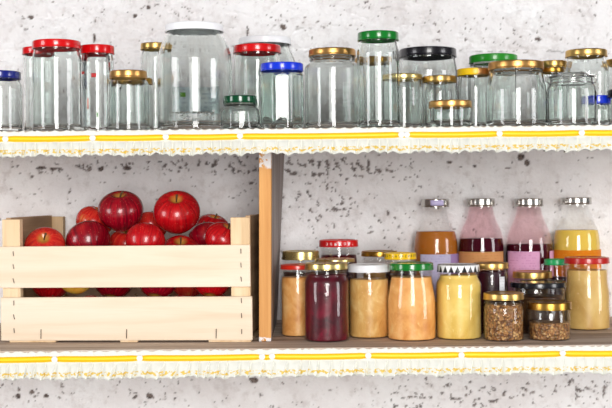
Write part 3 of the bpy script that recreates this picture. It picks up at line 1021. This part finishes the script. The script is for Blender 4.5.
part('bottom_board', M['crate_wood'], *[(-CW + 0.012, -0.014, st + 0.001 + 0.055 * k, st + 0.001 + 0.055 * k + 0.047, zA0 + 0.0005, zA0 + 0.006) for k in range(5)])
for x0, x1 in ((4, 52), (118, 136), (208, 251)):
    part('runner', M['crate_post'], ((x0 - 252.5) * s, (x1 - 252.5) * s, 0.0015, CD - 0.0015, 0.0, ft))


def staple(x, z, lean, ln=0.011):
    bm = bmesh.new()
    dx = lean * ln
    tube(bm, [(x - dx / 2, 0.003, z - ln / 2), (x - dx / 2, -0.0008, z - ln / 2), (x + dx / 2, -0.0008, z + ln / 2), (x + dx / 2, 0.003, z + ln / 2)], 0.0007, 6)
    bm_obj('staple', bm, M['dark_wire'], crate, True)


for px, rows_ in ((9.5, (252, 265, 279.5, 302, 316, 330)), (241.8, (251, 265, 279, 300.5, 315.5, 331.5))):
    for py in rows_:
        staple((px - 252.5) * s, zc_(py), random.uniform(-0.25, 0.1), 0.009)
for px in (37.2, 125.0, 216.0):
    staple((px - 252.5) * s, zc_(333.5), 0.02, 0.018)


# ------------------------------------------------------------------ apples
def apple_mat(name, dark, mid, lite, blush, amount, seed):
    m = NT(name)
    x, y, z = m.xyz()
    r = m.math('SQRT', m.math('ADD', m.math('MULTIPLY', x, x), m.math('MULTIPLY', y, y)))
    ca = m.math('DIVIDE', x, m.math('ADD', r, 0.004)); sa = m.math('DIVIDE', y, m.math('ADD', r, 0.004))
    st_ = m.noise(m.comb(m.math('MULTIPLY', ca, 9.0), m.math('MULTIPLY', sa, 9.0), m.math('MULTIPLY', z, 9.0)), 1.3, 4, 0.65)
    bl = m.noise(m.scale(1, 1, 1, off=(seed * 1.7, seed, 0)), 17, 2, 0.5)
    col = m.ramp(st_, (0.34, dark), (0.52, mid), (0.70, lite))
    col = m.mix(m.smooth(bl, 0.60 - amount, 0.80 - amount), col, m.mix(m.smooth(st_, 0.40, 0.62), blush, mid))
    dim = m.math('SUBTRACT', 1.0, m.smooth(m.math('ADD', r, m.math('MULTIPLY', st_, 0.012)), 0.010, 0.023))
    top = m.math('MULTIPLY', dim, m.math('GREATER_THAN', z, 0.0))
    col = m.mix(m.math('MULTIPLY', top, 0.85), col, rgb(196, 150, 66))
    bot = m.math('MULTIPLY', dim, m.math('LESS_THAN', z, 0.0))
    col = m.mix(m.math('MULTIPLY', bot, 0.75), col, rgb(206, 160, 70))
    dots = m.math('LESS_THAN', m.voro(m.scale(1, 1, 1), 210), 0.11)
    col = m.mix(m.math('MULTIPLY', dots, 0.4), col, rgb(232, 170, 140))
    return m.done(m.prin(col, 0.27, spec=0.5, coat=0.25))


dk, md, lt, bs = rgb(112, 2, 22), rgb(158, 6, 26), rgb(192, 22, 34), rgb(214, 84, 40)
AM = {
    'dark': apple_mat('dark_red_apple_skin', rgb(96, 2, 22), rgb(138, 4, 26), rgb(176, 14, 34), rgb(190, 40, 40), 0.02, 1),
    'red': apple_mat('red_apple_skin', rgb(140, 2, 16), rgb(182, 8, 20), rgb(206, 26, 30), rgb(206, 60, 40), 0.02, 2),
    'blush': apple_mat('orange_blushed_apple_skin', rgb(176, 14, 24), rgb(206, 40, 32), rgb(216, 70, 44), rgb(226, 132, 72), 0.16, 3),
    'yellow': apple_mat('yellow_apple_skin', rgb(206, 120, 40), rgb(216, 150, 50), rgb(226, 180, 70), rgb(222, 196, 80), 0.25, 4),
}
M['stem'] = simple('brown_apple_stem', rgb(86, 62, 34), 0.7)


def apple_bm(seed):
    rng = random.Random(seed)
    ph = rng.uniform(0, 6.28)
    asy = rng.uniform(-0.03, 0.03)
    prof = []
    N = 30
    for i in range(N + 1):
        t = PI * i / N
        r = math.sin(t) * (1 + 0.10 * math.cos(t))
        z = 0.90 * math.cos(t)
        z -= 0.30 * math.exp(-(r / 0.26) ** 2) if t < PI / 2 else 0
        z += 0.17 * math.exp(-(r / 0.24) ** 2) if t > PI / 2 else 0
        prof.append((r if 0 < i < N else 0.0, z))
    bm = lathe([(r_, z_) for r_, z_ in prof], 40, lambda r_, z_, a, i: r_ * (1 + 0.018 * math.cos(5 * a + ph) * (0.5 - 0.5 * z_) + asy * math.cos(a + ph)))
    return bm


APPLES = []


def apple(px, py, rpx, y, axis, kind, label, seed):
    s = S(y)
    r = rpx * s
    o = empty('apple', (X(px, y), y, Z(py, y)))
    tag(o, label, 'apple', 'apples heaped in the crate')
    zax = Vector(axis).normalized()
    o.rotation_mode = 'QUATERNION'
    o.rotation_quaternion = zax.to_track_quat('Z', 'Y')
    bm = apple_bm(seed)
    bmesh.ops.scale(bm, vec=(r, r, r), verts=bm.verts)
    bm_obj('fruit', bm, AM[kind], o, True)
    bm = bmesh.new()
    rng = random.Random(seed + 50)
    bx, by = rng.uniform(-0.1, 0.1) * r, rng.uniform(-0.1, 0.1) * r
    tube(bm, [(0, 0, 0.56 * r), (bx * 0.3, by * 0.3, 0.72 * r), (bx, by, 0.88 * r), (bx * 1.8, by * 1.8, 0.98 * r)], lambda t: (0.026 + 0.018 * t * t) * r * 1.2, 8)
    bm_obj('stem', bm, M['stem'], o, True)
    APPLES.append((o, r))
    return o


# (px, row, radius px, depth, stem direction, skin, label)
AP = [
    (45.2, 247.3, 20.3, 0.184, (0.08, -0.80, 0.62), 'blush', 'orange-red apple in the left corner of the crate, stem facing out'),
    (88.4, 242.0, 22.3, 0.208, (-0.35, 0.55, 0.75), 'dark', 'dark red apple at the front below the two topmost apples, left of centre'),
    (94.0, 223.0, 18.4, 0.288, (0.4, -0.1, 0.9), 'blush', 'orange-blushed apple half hidden behind the left one of the two topmost apples'),
    (120.9, 211.4, 22.6, 0.238, (-0.02, -0.36, 0.93), 'dark', 'topmost dark red apple on the left, stem hollow tilted forward'),
    (145.0, 241.5, 19.8, 0.155, (0.1, 0.6, 0.8), 'red', 'bright red apple at the front between the two topmost apples'),
    (177.0, 213.0, 23.2, 0.228, (0.03, -0.62, 0.78), 'red', 'topmost apple on the right, yellow stem hollow facing out'),
    (180.5, 254.0, 19.6, 0.203, (0.08, -0.55, 0.84), 'red', 'low red apple showing its stem hollow under the right one of the topmost apples'),
    (212.0, 230.0, 17.7, 0.333, (0.2, -0.2, 0.9), 'red', 'red apple at the back right, near the right corner post'),
    (207.0, 239.0, 18.3, 0.258, (-0.2, 0.4, 0.9), 'dark', 'dark red apple wedged right of the topmost apple with yellow hollow'),
    (223.0, 240.0, 19.0, 0.158, (0.42, -0.25, 0.85), 'red', 'front red apple with yellow top beside the right corner post'),
    (126.0, 244.0, 16.8, 0.282, (0.1, -0.3, 0.9), 'blush', 'pinkish apple glimpsed in the gap under the left topmost apple'),
    (150.0, 227.0, 16.9, 0.326, (0.1, 0.3, 0.9), 'blush', 'blushed apple just showing behind the bright red front apple'),
    # lower layers, seen through the gap between the slats
    (50.3, 282.3, 19.9, 0.220, (0.1, 0.2, 0.9), 'red', 'red apple at the left end of the gap between the crate slats'),
    (76.0, 277.2, 18.7, 0.162, (0.2, -0.3, 0.9), 'yellow', 'yellow-orange apple seen through the gap between the crate slats'),
    (114.0, 281.0, 20.5, 0.200, (0.1, 0.4, 0.9), 'dark', 'dark apple just right of the yellow one in the gap between the slats'),
    (157.4, 280.1, 20.4, 0.154, (0.1, 0.4, 0.9), 'dark', 'dark red apple right of centre in the gap between the slats'),
    (188.0, 283.0, 16.8, 0.243, (0.0, -0.4, 0.9), 'blush', 'brownish-yellow apple set back in the gap between the slats'),
    (212.0, 280.0, 20.0, 0.144, (0.1, 0.4, 0.9), 'red', 'red apple at the right end of the gap between the slats'),
    (50.5, 314.1, 19.9, 0.167, (0.1, 0.4, 0.9), 'red', 'red apple at the bottom of the crate hidden behind the lower slat'),
    (93.0, 314.0, 19.9, 0.161, (0.3, 0.4, 0.9), 'red', 'red apple at the bottom of the crate hidden behind the lower slat'),
    (135.9, 313.7, 20.0, 0.159, (0.1, 0.2, 0.9), 'red', 'red apple at the bottom of the crate hidden behind the lower slat'),
    (179.6, 313.7, 20.1, 0.149, (-0.1, 0.4, 0.9), 'red', 'red apple at the bottom of the crate hidden behind the lower slat'),
    (215.6, 311.2, 18.9, 0.193, (0.1, -0.4, 0.9), 'red', 'red apple at the bottom of the crate hidden behind the lower slat'),
]
for i, a in enumerate(AP):
    apple(*a, seed=100 + i)

# ------------------------------------------------------------------ wall
rs = np.random.RandomState(5)
TAB = rs.rand(512, 512)


def vnoise(x, y):
    xi = np.floor(x).astype(int); yi = np.floor(y).astype(int)
    fx = x - xi; fy = y - yi
    fx = fx * fx * (3 - 2 * fx); fy = fy * fy * (3 - 2 * fy)
    g = lambda i, j: TAB[(i % 512), (j % 512)]
    return (g(xi, yi) * (1 - fx) + g(xi + 1, yi) * fx) * (1 - fy) + (g(xi, yi + 1) * (1 - fx) + g(xi + 1, yi + 1) * fx) * fy


def fbm(x, y, o=4, r=0.5):
    t = 0; a = 1; n = 0
    for k in range(o):
        t = t + a * vnoise(x * 2 ** k + 17.3 * k, y * 2 ** k + 9.1 * k); n += a; a *= r
    return t / n


def sstep(a, b, v):
    t = np.clip((v - a) / (b - a), 0, 1)
    return t * t * (3 - 2 * t)


st_w = 0.0030
xs = np.arange(-1.15, 1.15, st_w); zs = np.arange(-0.85, 0.80, st_w)
GX, GZ = np.meshgrid(xs, zs, indexing='ij')
sw = S(WALL_Y)
PX = GX / sw + 306.0; PY = HY - GZ / sw                     # wall rows/columns for placing stains by eye
wx = GX + 0.012 * (fbm(GX * 14, GZ * 14, 3) - 0.5); wz = GZ + 0.012 * (fbm(GX * 14 + 40, GZ * 14 + 7, 3) - 0.5)
rough_up = sstep(150, 120, PY)                              # the masonry above the upper shelf is coarser
h = 0.008 * (fbm(wx * 7, wz * 9, 4) - 0.5) + 0.016 * (0.26 + 0.74 * rough_up) * (fbm(wx * 26, wz * 34, 4) - 0.5)
ridge = np.abs(fbm(wx * 16 + 3, wz * 30 + 11, 4) - 0.5)
h -= 0.005 * rough_up * sstep(0.035, 0.0, ridge)


def blob(x0, y0, rx, ry, a=1.0):
    return a * np.exp(-((PX - x0) / rx) ** 2 - ((PY - y0) / ry) ** 2)


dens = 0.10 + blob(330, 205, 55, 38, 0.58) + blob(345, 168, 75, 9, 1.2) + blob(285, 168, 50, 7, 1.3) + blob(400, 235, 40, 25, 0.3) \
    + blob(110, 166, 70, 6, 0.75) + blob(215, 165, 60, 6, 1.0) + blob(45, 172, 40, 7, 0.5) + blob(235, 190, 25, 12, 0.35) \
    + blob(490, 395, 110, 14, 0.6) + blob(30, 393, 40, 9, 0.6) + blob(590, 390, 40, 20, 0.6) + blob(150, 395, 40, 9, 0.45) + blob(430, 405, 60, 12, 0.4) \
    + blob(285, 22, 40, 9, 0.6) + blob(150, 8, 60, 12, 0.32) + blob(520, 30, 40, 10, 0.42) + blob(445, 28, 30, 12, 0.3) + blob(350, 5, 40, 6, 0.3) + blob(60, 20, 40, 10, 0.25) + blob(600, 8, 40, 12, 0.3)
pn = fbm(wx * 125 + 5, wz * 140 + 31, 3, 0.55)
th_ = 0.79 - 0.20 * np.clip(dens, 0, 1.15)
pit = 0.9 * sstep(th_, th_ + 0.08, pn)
# single marks and cracks
for (x0, y0, rx, ry) in ((521, 157, 4, 4), (527, 163, 2.5, 4), (538, 39, 3, 2.2), (283, 27, 3, 3), (30, 17, 3, 1.8), (94, 38, 1.5, 4), (148, 7, 2, 2), (135, 16, 2, 2), (508, 168, 3, 1.5), (52, 169, 3, 2.2), (101, 169, 3.5, 2.5), (127, 168, 4, 2.2),
                       (41, 168, 5, 1.5), (18, 396, 2.5, 3), (46, 396, 2.5, 2), (32, 392, 2.5, 2), (150, 396, 3, 3), (254, 380, 5, 3), (475, 166, 2, 1.5), (450, 162, 3, 1.5)):
    e = ((PX - x0) / rx) ** 2 + ((PY - y0) / ry) ** 2 + 1.6 * (fbm(GX * 120, GZ * 120, 2) - 0.5)
    pit = np.maximum(pit, sstep(1.15, 0.7, e))


def crack(x0, x1, yfun, wd):
    global pit
    m_ = (PX > x0) & (PX < x1)
    dd = np.abs(PY - yfun(PX) - 7.0 * (fbm(GX * 60, GZ * 5, 4) - 0.5))
    c = sstep(wd, wd * 0.4, dd) * sstep(0.42, 0.6, fbm(GX * 75, GZ * 30 + 3, 3)) * m_
    pit = np.maximum(pit, 0.55 * c)


crack(455, 566, lambda x: 49.5 + (x - 455) * 0.025, 1.1)
crack(272, 326, lambda x: 27.5 + 1.5 * np.sin(x / 9), 1.3)
crack(345, 395, lambda x: 6 + (x - 345) * 0.03, 0.9)
h -= 0.0045 * pit + 0.004 * sstep(0.045, 0.0, np.abs(PY - 50 - 2 * (fbm(GX * 9, GX * 0, 2) - 0.5)) / 60)
VX = GX.ravel(); VZ = GZ.ravel(); VY = (WALL_Y - np.minimum(np.maximum(h, -0.03), 0.0055 + 0.006 * sstep(116, 98, PY)) + 0.0005).ravel()
ni, nj = GX.shape
co = np.stack([VX, VY, VZ], 1).astype(np.float32)
idx = np.arange(ni * nj).reshape(ni, nj)
quads = np.stack([idx[:-1, :-1], idx[1:, :-1], idx[1:, 1:], idx[:-1, 1:]], -1).reshape(-1, 4)
me = bpy.data.meshes.new('wall_back')
me.vertices.add(len(co)); me.vertices.foreach_set('co', co.ravel())
me.loops.add(quads.size); me.loops.foreach_set('vertex_index', quads.ravel().astype(np.int32))
me.polygons.add(len(quads)); me.polygons.foreach_set('loop_start', np.arange(0, quads.size, 4, dtype=np.int32))
try:
    me.polygons.foreach_set('loop_total', np.full(len(quads), 4, dtype=np.int32))
except Exception:
    pass
me.update(calc_edges=True)
at = me.attributes.new('pit', 'FLOAT', 'POINT')
at.data.foreach_set('value', pit.ravel().astype(np.float32))
wall = link_mesh('wall_back', me, M['wall'], None, True)
tag(wall, 'rough whitewashed masonry wall with dark pits', 'wall', kind='structure')

bm = bmesh.new(); box(bm, -2.5, 2.5, -4.5, WALL_Y, -1.25, -1.20)
tag(bm_obj('floor', bm, simple('grey_concrete_floor', rgb(205, 200, 194), 0.8), None), 'grey concrete floor', 'floor', kind='structure')

# ------------------------------------------------------------------ light
W = bpy.data.worlds.new('room_light')
sc.world = W
W.use_nodes = True
bg = W.node_tree.nodes['Background']
bg.inputs[0].default_value = (0.93, 0.96, 1.0, 1)
bg.inputs[1].default_value = 0.15


def area(name, loc, target, sx, sy, power, col=(1, 1, 1)):
    l = bpy.data.lights.new(name, 'AREA')
    l.shape = 'RECTANGLE'; l.size = sx; l.size_y = sy; l.energy = power; l.color = col
    o = bpy.data.objects.new(name, l)
    COL.objects.link(o)
    o.location = loc
    o.rotation_euler = (Vector(target) - Vector(loc)).to_track_quat('-Z', 'Y').to_euler()
    return o


area('window_daylight', (0.25, -4.6, 0.45), (0, 0.2, -0.05), 1.35, 2.1, 268, (1.0, 0.985, 0.96))
area('window_daylight', (-3.3, -1.8, 0.25), (0, 0.2, -0.05), 1.0, 1.7, 74, (0.98, 0.99, 1.0))
area('window_daylight', (3.4, -1.7, 0.25), (0, 0.2, -0.05), 1.0, 1.7, 74, (0.98, 0.99, 1.0))

# ------------------------------------------------------------------ camera and render look
cam = bpy.data.cameras.new('camera')
co_ = bpy.data.objects.new('camera', cam)
COL.objects.link(co_)
co_.location = (0, -D, 0)
co_.rotation_euler = (PI / 2, 0, 0)
cam.sensor_width = 36.0
cam.lens = 36.0 * FPX / 612.0
cam.shift_y = -(204.0 - HY) / 612.0
cam.clip_start = 0.05
cam.dof.use_dof = True
cam.dof.focus_distance = D + 0.06
cam.dof.aperture_fstop = 8.0
sc.camera = co_
sc.view_settings.view_transform = 'Standard'
sc.view_settings.look = 'None'
sc.view_settings.gamma = 1.0
sc.view_settings.use_curve_mapping = False
sc.view_settings.exposure = -0.46
cy = sc.cycles
cy.use_denoising = True
cy.max_bounces = 28
cy.transmission_bounces = 28
cy.transparent_max_bounces = 32
cy.glossy_bounces = 8
cy.diffuse_bounces = 4
cy.caustics_refractive = True
cy.caustics_reflective = False
cy.sample_clamp_indirect = 6.0
